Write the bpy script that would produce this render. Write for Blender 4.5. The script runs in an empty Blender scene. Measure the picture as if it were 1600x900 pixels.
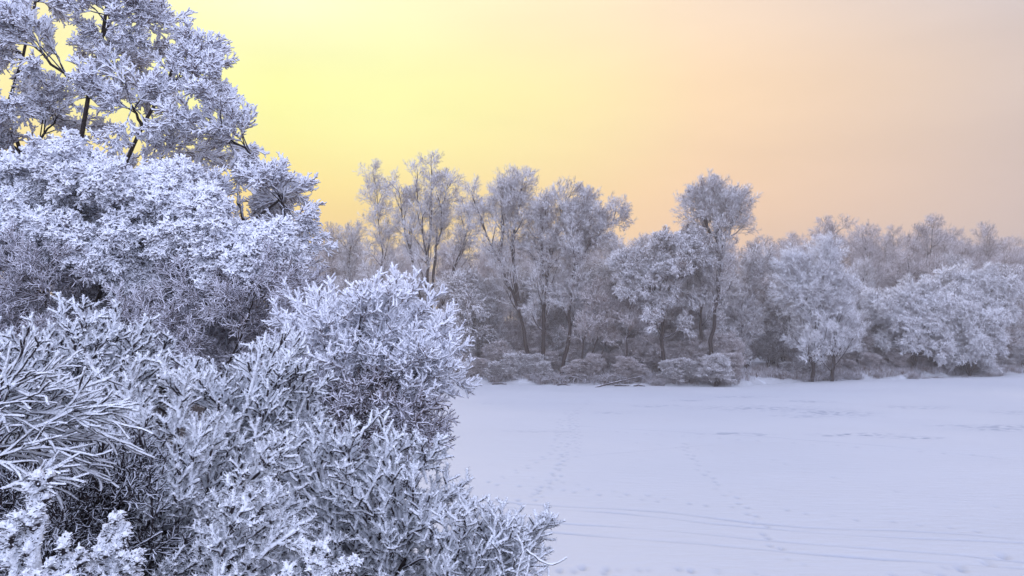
import bpy, math, random
import numpy as np
from mathutils import Vector

# ------------------------------------------------------------------ camera, sky, sun, exposure
scene = bpy.context.scene
COL = scene.collection
R = math.radians
FPX = 1333.0                       # focal length in pixels of a 1600 px wide picture
CAM_Z = 7.0
PITCH = math.atan(50.0 / FPX)

cam_data = bpy.data.cameras.new("camera")
cam_data.sensor_width = 36.0
cam_data.lens = 36.0 * FPX / 1600.0
cam_data.clip_start = 0.05
cam_data.clip_end = 3000.0
cam = bpy.data.objects.new("camera", cam_data)
cam.location = (0, 0, CAM_Z)
cam.rotation_euler = (math.pi / 2 + PITCH, 0, 0)
COL.objects.link(cam)
scene.camera = cam

scene.view_settings.view_transform = 'Standard'
scene.view_settings.look = 'None'
scene.view_settings.gamma = 1.0
scene.view_settings.use_curve_mapping = False
scene.view_settings.exposure = 0.14

SUN_EL, SUN_AZ = R(15.0), R(-15.5)          # azimuth measured from +Y, negative = left
SUN_DIR = Vector((math.sin(SUN_AZ) * math.cos(SUN_EL), math.cos(SUN_AZ) * math.cos(SUN_EL), math.sin(SUN_EL)))


def srgb(r, g, b):
    def f(c):
        c /= 255.0
        return c / 12.92 if c <= 0.04045 else ((c + 0.055) / 1.055) ** 2.4
    return (f(r), f(g), f(b), 1.0)


world = bpy.data.worlds.new("World")
scene.world = world
world.use_nodes = True
nt = world.node_tree
for n in list(nt.nodes):
    nt.nodes.remove(n)
N = nt.nodes.new
Lk = nt.links.new
out = N('ShaderNodeOutputWorld')
tc = N('ShaderNodeTexCoord')
sep = N('ShaderNodeSeparateXYZ'); Lk(tc.outputs['Generated'], sep.inputs[0])


def wmath(op, a, b=None, clamp=False):
    m = N('ShaderNodeMath'); m.operation = op; m.use_clamp = clamp
    for i, v in enumerate((a, b)):
        if v is None: continue
        if isinstance(v, (int, float)): m.inputs[i].default_value = v
        else: Lk(v, m.inputs[i])
    return m.outputs[0]


def wramp(fac, stops):
    r = N('ShaderNodeValToRGB'); cr = r.color_ramp
    cr.interpolation = 'B_SPLINE' if len(stops) > 3 else 'EASE'
    while len(cr.elements) < len(stops): cr.elements.new(0.5)
    for e, (p, c) in zip(cr.elements, stops):
        e.position = p; e.color = c
    Lk(fac, r.inputs[0]); return r.outputs[0]


def wmix(fac, a, b, mode='MIX'):
    m = N('ShaderNodeMix'); m.data_type = 'RGBA'; m.blend_type = mode
    if isinstance(fac, (int, float)): m.inputs[0].default_value = fac
    else: Lk(fac, m.inputs[0])
    for i, v in ((6, a), (7, b)):
        if isinstance(v, tuple): m.inputs[i].default_value = v
        else: Lk(v, m.inputs[i])
    return m.outputs[2]


# azimuth away from the sun (0 = at the sun, 1 = opposite) and elevation of the viewing direction
az = wmath('ARCTAN2', sep.outputs[0], sep.outputs[1])
daz = wmath('DIVIDE', wmath('ABSOLUTE', wmath('SUBTRACT', az, SUN_AZ)), math.pi)
daz = wmath('PINGPONG', daz, 1.0)
el = wmath('DIVIDE', wmath('ARCSINE', sep.outputs[2]), math.pi / 2)
A = lambda px: max(0.0, (math.atan((px - 800) / FPX) - SUN_AZ) / math.pi)
low = wramp(daz, [(0.0, (1.06, 0.71, 0.20, 1)), (A(560), (1.06, 0.72, 0.23, 1)), (A(800), (1.04, 0.73, 0.29, 1)),
                  (A(1100), (1.01, 0.65, 0.39, 1)), (A(1600), (0.60, 0.48, 0.41, 1)), (0.5, srgb(178, 172, 196)), (1.0, srgb(150, 158, 200))])
mid = wramp(daz, [(0.0, (1.22, 1.12, 0.36, 1)), (A(560), (1.15, 1.02, 0.42, 1)), (A(800), (1.10, 0.90, 0.38, 1)),
                  (A(1100), (1.06, 0.73, 0.45, 1)), (A(1600), (0.66, 0.54, 0.46, 1)), (0.5, srgb(176, 176, 204)), (1.0, srgb(150, 162, 208))])
top = wramp(daz, [(0.0, (1.15, 1.10, 0.66, 1)), (A(560), (1.10, 1.04, 0.60, 1)), (A(800), srgb(254, 242, 196)),
                  (A(1100), (1.0, 0.74, 0.54, 1)), (A(1600), (0.60, 0.56, 0.58, 1)), (0.5, srgb(170, 174, 208)), (1.0, srgb(148, 164, 214))])
E = lambda py: math.atan((500 - py) / FPX) / (math.pi / 2)


def smooth(v, a, b):
    m = N('ShaderNodeMapRange'); m.interpolation_type = 'SMOOTHSTEP'
    Lk(v, m.inputs[0]); m.inputs[1].default_value = a; m.inputs[2].default_value = b
    return m.outputs[0]


c = wmix(smooth(el, E(370), E(150)), low, mid)
c = wmix(smooth(el, E(170), E(-30)), c, top)
sky = N('ShaderNodeTexSky')
sky.sky_type = 'NISHITA'; sky.sun_disc = False
sky.sun_elevation = SUN_EL; sky.sun_rotation = SUN_AZ
sky.altitude = 100; sky.air_density = 1.0; sky.dust_density = 2.0; sky.ozone_density = 3.0
skc = N('ShaderNodeVectorMath'); skc.operation = 'SCALE'; skc.inputs[3].default_value = 0.10
Lk(sky.outputs[0], skc.inputs[0])
# the overhead sky is a thin even veil: violet-blue, mixed with the clear sky
over = wmix(0.75, skc.outputs[0], (0.36, 0.39, 0.62, 1))
c = wmix(smooth(el, 0.26, 0.62), c, over)
# added glow in the unseen sky behind the camera, brightening the frost facing it
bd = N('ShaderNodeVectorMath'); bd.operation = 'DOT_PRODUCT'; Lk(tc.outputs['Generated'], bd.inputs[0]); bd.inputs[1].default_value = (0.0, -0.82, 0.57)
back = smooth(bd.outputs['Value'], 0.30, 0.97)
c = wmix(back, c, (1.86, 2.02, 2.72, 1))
# faint uneven veils of thin cloud
cmap = N('ShaderNodeMapping'); cmap.inputs['Scale'].default_value = (2.2, 2.2, 9.0); Lk(tc.outputs['Generated'], cmap.inputs[0])
cn = N('ShaderNodeTexNoise'); cn.inputs['Scale'].default_value = 1.6; cn.inputs['Detail'].default_value = 5; Lk(cmap.outputs[0], cn.inputs[0])
cv = N('ShaderNodeMapRange'); Lk(cn.outputs[0], cv.inputs[0]); cv.inputs[1].default_value = 0.3; cv.inputs[2].default_value = 0.7; cv.inputs[3].default_value = 0.955; cv.inputs[4].default_value = 1.03
cs = N('ShaderNodeVectorMath'); cs.operation = 'SCALE'; Lk(c, cs.inputs[0]); Lk(cv.outputs[0], cs.inputs[3]); c = cs.outputs[0]
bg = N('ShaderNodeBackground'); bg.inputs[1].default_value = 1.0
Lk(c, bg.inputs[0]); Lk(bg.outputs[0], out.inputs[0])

sl = bpy.data.lights.new("sun", 'SUN')
sl.energy = 1.5; sl.angle = R(14.0); sl.color = (1.0, 0.80, 0.52)
sun = bpy.data.objects.new("sun", sl)
sun.rotation_euler = (-SUN_DIR).to_track_quat('-Z', 'Y').to_euler()
COL.objects.link(sun)

# ------------------------------------------------------------------ helpers
rng = np.random.default_rng(11)
UP = np.array([0, 0, 1.0])


def W(px, py, d):
    """the point seen at this spot of a 1600x900 picture at distance d in front of the camera"""
    x = (px - 800) / FPX; z = (450 - py) / FPX
    dy = math.cos(PITCH) - z * math.sin(PITCH)
    dz = math.sin(PITCH) + z * math.cos(PITCH)
    return np.array([x / dy * d, d, CAM_Z + dz / dy * d])


def norm(v):
    return v / np.maximum(np.linalg.norm(v, axis=-1, keepdims=True), 1e-9)


def perp(t):
    ref = np.where(np.abs(t[..., 2:3]) > 0.85, np.array([1.0, 0.2, 0]), np.array([0.1, 0.2, 1.0]))
    return norm(np.cross(t, ref))


def tag(o, label=None, cat=None, group=None, kind=None):
    if label: o['label'] = label
    if cat: o['category'] = cat
    if group: o['group'] = group
    if kind: o['kind'] = kind
    return o


def mesh_obj(name, V, F, mat, parent=None, smooth_=True, loc=None):
    """V (n,3), F (m,4) or (m,3) numpy arrays -> one mesh object"""
    me = bpy.data.meshes.new(name)
    k = F.shape[1]
    me.vertices.add(len(V)); me.vertices.foreach_set('co', np.ascontiguousarray(V, dtype=np.float32).ravel())
    me.loops.add(F.size); me.loops.foreach_set('vertex_index', np.ascontiguousarray(F, dtype=np.int32).ravel())
    me.polygons.add(len(F))
    me.polygons.foreach_set('loop_start', np.arange(0, F.size, k, dtype=np.int32))
    me.polygons.foreach_set('loop_total', np.full(len(F), k, dtype=np.int32))
    if smooth_: me.polygons.foreach_set('use_smooth', np.ones(len(F), dtype=bool))
    me.update(calc_edges=True)
    me.materials.append(mat)
    o = bpy.data.objects.new(name, me); COL.objects.link(o)
    if parent: o.parent = parent
    if loc is not None: o.location = loc
    return o


def empty(name, loc):
    o = bpy.data.objects.new(name, None); COL.objects.link(o)
    o.location = loc; o.empty_display_size = 0.3
    return o


class Tubes:
    """collects bundles of tubes; build() makes one mesh"""
    def __init__(self): self.V = []; self.F = []; self.n = 0
    def add(self, P, Rad, S=4, jit=0.0, cap=False):
        if len(P) == 0: return
        if cap:
            Te = norm(P[:, -1] - P[:, -2]); re = Rad[:, -1:]
            P = np.concatenate([P, (P[:, -1] + Te * re * 0.62)[:, None], (P[:, -1] + Te * re * 0.95)[:, None]], 1)
            Rad = np.concatenate([Rad, re * 0.78, re * 0.03], 1)
        Nn, K, _ = P.shape
        T = np.empty_like(P); T[:, 1:-1] = P[:, 2:] - P[:, :-2]; T[:, 0] = P[:, 1] - P[:, 0]; T[:, -1] = P[:, -1] - P[:, -2]
        T = norm(T)
        u = perp(np.broadcast_to(norm(P[:, -1:] - P[:, :1] + 1e-6), P.shape))
        u = norm(u - T * np.sum(u * T, -1, keepdims=True)); v = np.cross(T, u)
        a = np.arange(S) * 2 * np.pi / S
        ring = u[:, :, None, :] * np.cos(a)[None, None, :, None] + v[:, :, None, :] * np.sin(a)[None, None, :, None]
        rr = Rad[:, :, None] * (1 + jit * (rng.random((Nn, K, S)) - 0.5) * 2)
        V = P[:, :, None, :] + ring * rr[..., None]
        i = np.arange(Nn)[:, None, None] * K * S; k = np.arange(K - 1)[None, :, None] * S
        s = np.arange(S)[None, None, :]; s2 = (s + 1) % S
        F = np.stack([i + k + s, i + k + s2, i + k + S + s2, i + k + S + s], -1).reshape(-1, 4) + self.n
        self.V.append(V.reshape(-1, 3)); self.F.append(F); self.n += Nn * K * S
    def build(self, name, mat, parent, origin=None, smooth_=True):
        V = np.concatenate(self.V); F = np.concatenate(self.F)
        if origin is not None: V = V - np.asarray(origin)
        return mesh_obj(name, V, F, mat, parent, smooth_)


def taper(Nn, K, r0, r1, round_tip=False):
    t = np.linspace(0, 1, K)[None, :]
    r0 = np.asarray(r0, float).reshape(-1, 1); r1 = np.asarray(r1, float).reshape(-1, 1)
    r = r0 + (r1 - r0) * t
    if round_tip:
        r = r * np.sqrt(np.clip(1 - ((t - 0.72) / 0.28).clip(0) ** 2, 0.02, 1))
    return np.broadcast_to(r, (Nn, K)).copy()


def sprout(P, n, t0, t1, ang, L, K=4, up=0.0, wob=0.12, fall=0.3, lv=0.35, phi=None, ang_v=0.18, flat=0.0):
    """n side shoots on every polyline of P: returns (N*n, K, 3)"""
    Nn, Kp, _ = P.shape
    t = t0 + (t1 - t0) * (np.arange(n)[None, :] + rng.random((Nn, n))) / n
    x = t * (Kp - 1) * 0.9999; i0 = np.floor(x).astype(int); f = (x - i0)[..., None]
    row = np.arange(Nn)[:, None]
    B = P[row, i0] * (1 - f) + P[row, i0 + 1] * f
    T = norm(P[row, i0 + 1] - P[row, i0])
    u = perp(T); v = np.cross(T, u)
    ph = (rng.random((Nn, 1)) * 6.28 + np.arange(n)[None, :] * 2.4 + rng.random((Nn, n)) * 0.9)[..., None]
    side = u * np.cos(ph) + v * np.sin(ph)
    if flat: side = norm(side * np.array([1, 1, 1 - flat]))
    a = (ang + rng.normal(0, ang_v, (Nn, n)))[..., None]
    d = norm(T * np.cos(a) + side * np.sin(a)).reshape(-1, 3)
    Larr = np.broadcast_to(np.asarray(L, float).reshape(-1, 1), (Nn, n))
    ln = (Larr * (1 - fall * (t - t0) / max(t1 - t0, 1e-6)) * (1 + lv * (rng.random((Nn, n)) * 2 - 1))).reshape(-1, 1)
    out_ = np.empty((Nn * n, K, 3)); out_[:, 0] = B.reshape(-1, 3)
    p = out_[:, 0].copy()
    for k in range(1, K):
        p = p + d * ln / (K - 1); out_[:, k] = p
        d = norm(d + up * UP + rng.normal(0, wob, d.shape))
    return out_


def bez(a, b, K, sag=0.0, wob=0.0, up0=0.35):
    """curve from a to b that first rises, then leans out"""
    a = np.asarray(a, float); b = np.asarray(b, float)
    L = np.linalg.norm(b - a)
    m = (a + b) / 2 + UP * L * up0 * 0.5
    t = np.linspace(0, 1, K)[:, None]
    P = (1 - t) ** 2 * a + 2 * t * (1 - t) * m + t * t * b
    P = P + np.sin(t * np.pi) * rng.normal(0, wob * L, (1, 3)) + UP * (-sag * L * t * t)
    if wob: P[1:-1] += rng.normal(0, wob * L * 0.3, (K - 2, 3))
    return P


def resample(pts, K, wob=0.0):
    pts = np.asarray(pts, float); s = np.r_[0, np.cumsum(np.linalg.norm(np.diff(pts, axis=0), axis=1))]
    t = np.linspace(0, s[-1], K)
    P = np.stack([np.interp(t, s, pts[:, i]) for i in range(3)], -1)
    for _ in range(2):
        P[1:-1] = (P[:-2] + 2 * P[1:-1] + P[2:]) / 4
    if wob: P[1:-1] += rng.normal(0, wob, (K - 2, 3))
    return P


def in_poly(px, py, poly):
    poly = np.asarray(poly, float); n = len(poly); c_ = np.zeros(len(px), bool); j = n - 1
    for i in range(n):
        xi, yi = poly[i]; xj, yj = poly[j]
        cond = ((yi > py) != (yj > py)) & (px < (xj - xi) * (py - yi) / (yj - yi + 1e-9) + xi)
        c_ ^= cond; j = i
    return c_


def fill(poly, n, d0, d1):
    """n points scattered through the outline's volume between the distances d0 and d1"""
    poly = np.asarray(poly, float); lo = poly.min(0); hi = poly.max(0); res = []
    while len(res) < n:
        q = lo + rng.random((400, 2)) * (hi - lo)
        q = q[in_poly(q[:, 0], q[:, 1], poly)]
        for a in q:
            if all((a[0] - r[0]) ** 2 + (a[1] - r[1]) ** 2 > (0.35 * math.sqrt((hi - lo).prod() / n)) ** 2 for r in res[-60:]):
                res.append(a)
            if len(res) >= n: break
    return np.array([W(a[0], a[1], d0 + (d1 - d0) * rng.random()) for a in res])


def clumps(poly, nc, nt, d0, d1, rad):
    """tips gathered in separate cushions, each a flattened dome"""
    res = []
    for c_ in fill(poly, nc, d0, d1):
        k = rng.integers(int(nt * 0.6), int(nt * 1.4) + 1); q = norm(rng.normal(0, 1, (k, 3))) * (rng.random((k, 1)) ** 0.4) * rad * rng.uniform(0.6, 1.25)
        q[:, 2] = q[:, 2] * 0.7; res.append(c_ + q)
    return np.concatenate(res)


# ------------------------------------------------------------------ materials
def new_mat(name):
    m = bpy.data.materials.new(name); m.use_nodes = True
    t = m.node_tree
    for n in list(t.nodes): t.nodes.remove(n)
    o = t.nodes.new('ShaderNodeOutputMaterial'); b = t.nodes.new('ShaderNodeBsdfPrincipled')
    t.links.new(b.outputs[0], o.inputs[0])
    return m, t, b


def frost_mat(name, frost=(0.80, 0.83, 0.90), bark=(0.07, 0.05, 0.045), thr=-0.25, width=0.5, nscale=12.0, namp=0.8, bump=0.0, bscale=60.0, rough=0.75):
    """rime that settles on the upper faces of bark, broken up by noise"""
    m, t, b = new_mat(name)
    nn, ln = t.nodes.new, t.links.new
    geo = nn('ShaderNodeNewGeometry'); sp = nn('ShaderNodeSeparateXYZ'); ln(geo.outputs['Normal'], sp.inputs[0])
    tcn = nn('ShaderNodeTexCoord')
    no = nn('ShaderNodeTexNoise'); no.inputs['Scale'].default_value = nscale; no.inputs['Detail'].default_value = 2
    ln(tcn.outputs['Object'], no.inputs[0])
    a = nn('ShaderNodeMath'); a.operation = 'MULTIPLY_ADD'; ln(no.outputs[0], a.inputs[0]); a.inputs[1].default_value = namp * 2; a.inputs[2].default_value = -namp
    s = nn('ShaderNodeMath'); s.operation = 'ADD'; ln(a.outputs[0], s.inputs[0]); ln(sp.outputs[2], s.inputs[1])
    r = nn('ShaderNodeMapRange'); r.interpolation_type = 'SMOOTHSTEP'; ln(s.outputs[0], r.inputs[0])
    r.inputs[1].default_value = thr - width / 2; r.inputs[2].default_value = thr + width / 2
    mx = nn('ShaderNodeMix'); mx.data_type = 'RGBA'; ln(r.outputs[0], mx.inputs[0])
    mx.inputs[6].default_value = (*bark, 1); mx.inputs[7].default_value = (*frost, 1)
    ln(mx.outputs[2], b.inputs['Base Color']); b.inputs['Roughness'].default_value = rough
    b.inputs['Specular IOR Level'].default_value = 0.2
    if bump:
        n2 = nn('ShaderNodeTexNoise'); n2.inputs['Scale'].default_value = bscale; n2.inputs['Detail'].default_value = 3
        ln(tcn.outputs['Object'], n2.inputs[0])
        bp = nn('ShaderNodeBump'); bp.inputs['Strength'].default_value = bump; bp.inputs['Distance'].default_value = 0.02
        ln(n2.outputs[0], bp.inputs['Height']); ln(bp.outputs[0], b.inputs['Normal'])
    return m


M = {}
M['near_frost'] = frost_mat('thick_rime', (0.86, 0.89, 0.95), (0.05, 0.04, 0.045), -0.38, 0.35, 16, 0.75, 0.8, 70)
M['near_twig'] = frost_mat('rimed_bark', (0.80, 0.83, 0.92), (0.03, 0.022, 0.025), 0.25, 0.4, 18, 0.7, 0.4, 60)
M['mid_frost'] = frost_mat('mid_rime', (0.86, 0.88, 0.95), (0.24, 0.19, 0.19), -0.62, 0.6, 7, 0.6)
M['far_frost'] = frost_mat('far_rime', (0.88, 0.88, 0.92), (0.17, 0.12, 0.105), -0.18, 0.7, 0.8, 0.9)
M['far_dull'] = frost_mat('far_thin_rime', (0.78, 0.75, 0.78), (0.21, 0.145, 0.12), -0.1, 0.8, 0.8, 0.9)
M['bark'] = frost_mat('dark_bark', (0.74, 0.77, 0.86), (0.035, 0.026, 0.024), 0.62, 0.4, 5, 0.7, 0.6, 22)
M['far_bark'] = frost_mat('far_bark', (0.62, 0.62, 0.68), (0.04, 0.03, 0.028), 0.65, 0.6, 1.5, 0.9)
M['cushion_frost'] = frost_mat('cushion_rime', (0.88, 0.90, 0.96), (0.22, 0.18, 0.19), -0.72, 0.5, 7, 0.6)
M['thin_frost'] = frost_mat('thin_rime', (0.74, 0.74, 0.82), (0.17, 0.125, 0.12), -0.30, 0.9, 5, 0.8)
M['white_frost'] = frost_mat('heavy_rime', (0.90, 0.91, 0.95), (0.30, 0.25, 0.25), -0.45, 0.6, 0.8, 0.6)
M['grass'] = frost_mat('frosted_dry_grass', (0.66, 0.66, 0.72), (0.17, 0.125, 0.105), 0.10, 0.9, 1.0, 1.0)


def snow_mat(name, ground=False):
    m, t, b = new_mat(name)
    nn, ln = t.nodes.new, t.links.new
    tcn = nn('ShaderNodeTexCoord')
    n1 = nn('ShaderNodeTexNoise'); n1.inputs['Scale'].default_value = 0.06 if not ground else 0.9; n1.inputs['Detail'].default_value = 5
    ln(tcn.outputs['Object'], n1.inputs[0])
    mx = nn('ShaderNodeMix'); mx.data_type = 'RGBA'
    mx.inputs[6].default_value = (0.52, 0.55, 0.60, 1); mx.inputs[7].default_value = (0.64, 0.65, 0.68, 1)
    ln(n1.outputs[0], mx.inputs[0])
    col = mx.outputs[2]
    if ground:
        r = nn('ShaderNodeMapRange'); ln(n1.outputs[0], r.inputs[0]); r.inputs[1].default_value = 0.34; r.inputs[2].default_value = 0.46
        m2 = nn('ShaderNodeMix'); m2.data_type = 'RGBA'; ln(r.outputs[0], m2.inputs[0])
        ln(col, m2.inputs[6]); m2.inputs[7].default_value = (0.045, 0.040, 0.042, 1)
        gp = nn('ShaderNodeNewGeometry'); gs = nn('ShaderNodeSeparateXYZ'); ln(gp.outputs['Position'], gs.inputs[0])
        gr = nn('ShaderNodeMapRange'); ln(gs.outputs[1], gr.inputs[0]); gr.inputs[1].default_value = 83; gr.inputs[2].default_value = 85; gr.inputs[3].default_value = 1.0; gr.inputs[4].default_value = 0.25
        gm = nn('ShaderNodeMath'); gm.operation = 'MULTIPLY'; ln(r.outputs[0], gm.inputs[0]); ln(gr.outputs[0], gm.inputs[1]); ln(gm.outputs[0], m2.inputs[0]); col = m2.outputs[2]
    else:
        at = nn('ShaderNodeAttribute'); at.attribute_name = 'worn_shade'
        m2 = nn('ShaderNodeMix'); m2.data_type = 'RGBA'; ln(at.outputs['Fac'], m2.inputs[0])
        ln(col, m2.inputs[6]); m2.inputs[7].default_value = (0.20, 0.24, 0.33, 1); col = m2.outputs[2]  # bare-ice tint, also painted along the tracks to deepen their dent shading
    ln(col, b.inputs['Base Color']); b.inputs['Roughness'].default_value = 0.95 if ground else 0.7
    b.inputs['Specular IOR Level'].default_value = 0.0 if ground else 0.12
    n2 = nn('ShaderNodeTexNoise'); n2.inputs['Scale'].default_value = 2.2; n2.inputs['Detail'].default_value = 6
    rp = nn('ShaderNodeMapping'); rp.inputs['Scale'].default_value = (0.45, 1.3, 1.0); rp.inputs['Rotation'].default_value = (0, 0, 0.12)
    ln(tcn.outputs['Object'], rp.inputs[0]); ln(rp.outputs[0], n2.inputs[0])
    bp = nn('ShaderNodeBump'); bp.inputs['Strength'].default_value = 0.55; bp.inputs['Distance'].default_value = 0.09
    ln(n2.outputs[0], bp.inputs['Height']); ln(bp.outputs[0], b.inputs['Normal'])
    return m


M['snow'] = snow_mat('lake_snow')
M['slope'] = snow_mat('bank_snow', True)

# ------------------------------------------------------------------ terrain and frozen lake
FAR = np.array([(-600, 200), (-60, 100), (-7, 95), (10, 92), (19, 90), (24, 90), (28, 95), (34, 97), (40, 101), (46, 101), (55, 107), (66, 109), (120, 128), (500, 260)], float)
NEARX = np.array([(60, 8), (30, 11), (14, 13), (4, 15), (0, 20), (-4, 28), (-9, 42), (-17, 70), (-30, 92), (-60, 98)], float)


def polyline_dist(x, y, pl):
    best = np.full(x.shape, 1e9)
    for a, b_ in zip(pl[:-1], pl[1:]):
        d = b_ - a; t = np.clip(((x - a[0]) * d[0] + (y - a[1]) * d[1]) / (d @ d), 0, 1)
        best = np.minimum(best, np.hypot(x - a[0] - t * d[0], y - a[1] - t * d[1]))
    return best


NEARPOLY = np.r_[NEARX, [(-400, 98), (-400, -60), (60, -60)]]


def hnoise(x, y, s, seed=0.0):
    return (np.sin(x / s + seed + 1.7 * np.sin(y / s * 0.7 + seed)) + np.sin(y / s * 1.3 + 2 * seed + 1.3 * np.sin(x / s * 0.8))) / 2


def height(x, y):
    x = np.asarray(x, float); y = np.asarray(y, float)
    ys = np.interp(x, FAR[:, 0], FAR[:, 1]) + 0.7 * hnoise(x, y, 2.3, 4) + 0.5 * hnoise(x, y, 0.7, 8)
    far = np.clip((y - ys) * 0.30, -0.8, 0.9) + np.clip((y - ys - 3) * 0.03, 0, 2.0)
    far = far + (0.16 * hnoise(x, y, 1.1, 1) + 0.22 * np.abs(hnoise(x, y, 0.8, 7)) * np.clip((x - 22) / 4, 0, 1)) * np.clip(y - ys, 0, 1)
    s = polyline_dist(x.ravel(), y.ravel(), NEARX).reshape(x.shape)
    ins = in_poly(x.ravel(), y.ravel(), NEARPOLY).reshape(x.shape)
    near = np.where(ins, np.minimum(0.34 * s, 5.25), np.maximum(-0.8, -0.4 * s)) + 0.08 * hnoise(x, y, 0.7, 2) * np.where(ins, 1, 0)
    return np.maximum(far, near)


def hz(x, y): return float(height(np.array([x]), np.array([y]))[0])


def grid(name, xs, ys, zf, mat):
    X, Y = np.meshgrid(xs, ys); Z = zf(X, Y)
    nx, ny = len(xs), len(ys)
    V = np.stack([X, Y, Z], -1).reshape(-1, 3)
    i = np.arange(ny - 1)[:, None] * nx + np.arange(nx - 1)[None, :]
    F = np.stack([i, i + 1, i + nx + 1, i + nx], -1).reshape(-1, 4)
    return mesh_obj(name, V, F, mat)


xs = np.r_[np.linspace(-560, -65, 20), np.linspace(-60, 90, 400), np.linspace(95, 560, 20)]
ys = np.r_[np.linspace(-60, -5, 10), np.linspace(-4, 60, 170), np.linspace(61, 84, 20), np.linspace(84.3, 125, 190), np.linspace(126, 800, 30)]
tag(grid('ground', xs, ys, height, M['slope']), kind='structure')


# lake: grid that is finer close to the camera, with trodden tracks and wind-scoured patches pressed in
def px2lake(px, py):
    p = W(px, py, 1.0); d = CAM_Z / (CAM_Z - p[2]); return np.array([p[0] * d, d])


u = np.linspace(-0.72, 0.72, 900); rows = np.geomspace(9.5, 135, 900)
U, Yl = np.meshgrid(u, rows); Xl = U * Yl
Z = np.zeros_like(Xl); worn_shade = np.zeros_like(Xl)
tracks = [  # pixel polylines, width m, depth m, footprint spacing (0 = continuous), strength of packed-ice and dent-shade tint
    ([(885, 640), (893, 690), (880, 730), (850, 760), (800, 790), (760, 830)], 0.13, 0.07, 0.7, 0.5),
    ([(878, 655), (870, 700), (850, 720), (760, 760)], 0.12, 0.06, 0.7, 0.4),
    ([(900, 640), (905, 700), (868, 745), (830, 790)], 0.12, 0.06, 0.7, 0.4),
    ([(760, 780), (900, 790), (1000, 790), (1100, 805), (1220, 822), (1350, 825), (1500, 835), (1600, 845)], 0.14, 0.07, 0, 0.55),
    ([(700, 785), (880, 795), (990, 797), (1030, 812), (1150, 822), (1330, 840), (1600, 850)], 0.12, 0.06, 0, 0.45),
    ([(860, 815), (960, 818), (1100, 830), (1180, 845), (1330, 855), (1600, 880)], 0.12, 0.07, 0, 0.5),
    ([(830, 828), (950, 838), (1100, 850), (1250, 872), (1420, 878), (1600, 890)], 0.14, 0.07, 0, 0.5),
    ([(780, 755), (900, 765), (1050, 785), (1200, 795), (1400, 815), (1600, 840)], 0.12, 0.05, 0.9, 0.45),
    ([(900, 665), (1000, 672), (1200, 680), (1400, 700), (1600, 720)], 0.16, 0.05, 0, 0.35),
    ([(930, 672), (1100, 682), (1300, 695), (1450, 708), (1600, 716)], 0.12, 0.05, 1.1, 0.35),
    ([(1070, 690), (1080, 710), (1120, 755), (1190, 810), (1205, 860), (1280, 900)], 0.13, 0.06, 0.75, 0.45),
    ([(840, 745), (900, 757), (1000, 772), (1090, 780)], 0.12, 0.06, 0.8, 0.4),
    ([(920, 625), (905, 640), (895, 650)], 0.15, 0.05, 1.0, 0.4),
    ([(1480, 900), (1530, 880), (1600, 862)], 0.16, 0.07, 0.6, 0.5),
    ([(1400, 900), (1500, 885), (1600, 868)], 0.15, 0.07, 0.6, 0.5),
    ([(800, 885), (950, 888), (1100, 893), (1240, 900)], 0.14, 0.07, 0.5, 0.5),
    ([(790, 893), (900, 896), (1000, 900)], 0.14, 0.07, 0.5, 0.5),
    ([(830, 720), (1000, 705), (1160, 690)], 0.12, 0.04, 0, 0.25),
    ([(1000, 690), (1200, 715), (1350, 760), (1600, 800)], 0.12, 0.04, 1.2, 0.25),
]
for pts, w, dep, sp, wr in tracks:
    P2 = np.array([px2lake(*p) for p in pts])
    s = np.r_[0, np.cumsum(np.hypot(*np.diff(P2, axis=0).T))]
    m_ = max(8, int(s[-1] / 1.5)); tt = np.linspace(0, s[-1], m_)
    P2 = np.stack([np.interp(tt, s, P2[:, 0]), np.interp(tt, s, P2[:, 1])], -1)
    P2[1:-1] += rng.normal(0, 0.22, (m_ - 2, 2))
    for _ in range(2): P2[1:-1] = (P2[:-2] + 2 * P2[1:-1] + P2[2:]) / 4
    if sp:
        s = np.r_[0, np.cumsum(np.hypot(*np.diff(P2, axis=0).T))]; k = int(s[-1] / sp)
        tt = (np.arange(k) + rng.random(k) * 0.3) * sp
        C = np.stack([np.interp(tt, s, P2[:, 0]), np.interp(tt, s, P2[:, 1])], -1) + rng.normal(0, 0.09, (k, 2))
        C += np.where(np.arange(k)[:, None] % 2, 0.13, -0.13) * np.array([[1, 0.6]])
        for cx, cy in C:
            ru = np.searchsorted(rows, [cy - 0.9, cy + 0.9]); cu = np.searchsorted(u, [(cx - 0.7) / cy, (cx + 0.7) / cy])
            sl_ = (slice(*ru), slice(*cu))
            g = np.exp(-(((Xl[sl_] - cx) / (w * 0.75)) ** 2 + ((Yl[sl_] - cy) / (w * 1.5)) ** 2)) * rng.uniform(0.3, 1.2)
            Z[sl_] -= dep * 0.8 * g; worn_shade[sl_] = np.maximum(worn_shade[sl_], 0.8 * wr * g)
    else:
        lo, hi = P2.min(0) - 1, P2.max(0) + 1
        ru = np.searchsorted(rows, [lo[1], hi[1]]); w *= 0.72; dep *= 1.25; sl_ = (slice(*ru), slice(None))
        dd = polyline_dist(Xl[sl_], Yl[sl_], P2)
        g = np.exp(-(dd / w) ** 2) * (0.55 + 0.45 * hnoise(Xl[sl_], Yl[sl_], 0.9, dep * 50)).clip(0.1, 1)
        Z[sl_] -= dep * 0.7 * g; worn_shade[sl_] = np.maximum(worn_shade[sl_], 1.05 * wr * g)
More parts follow.
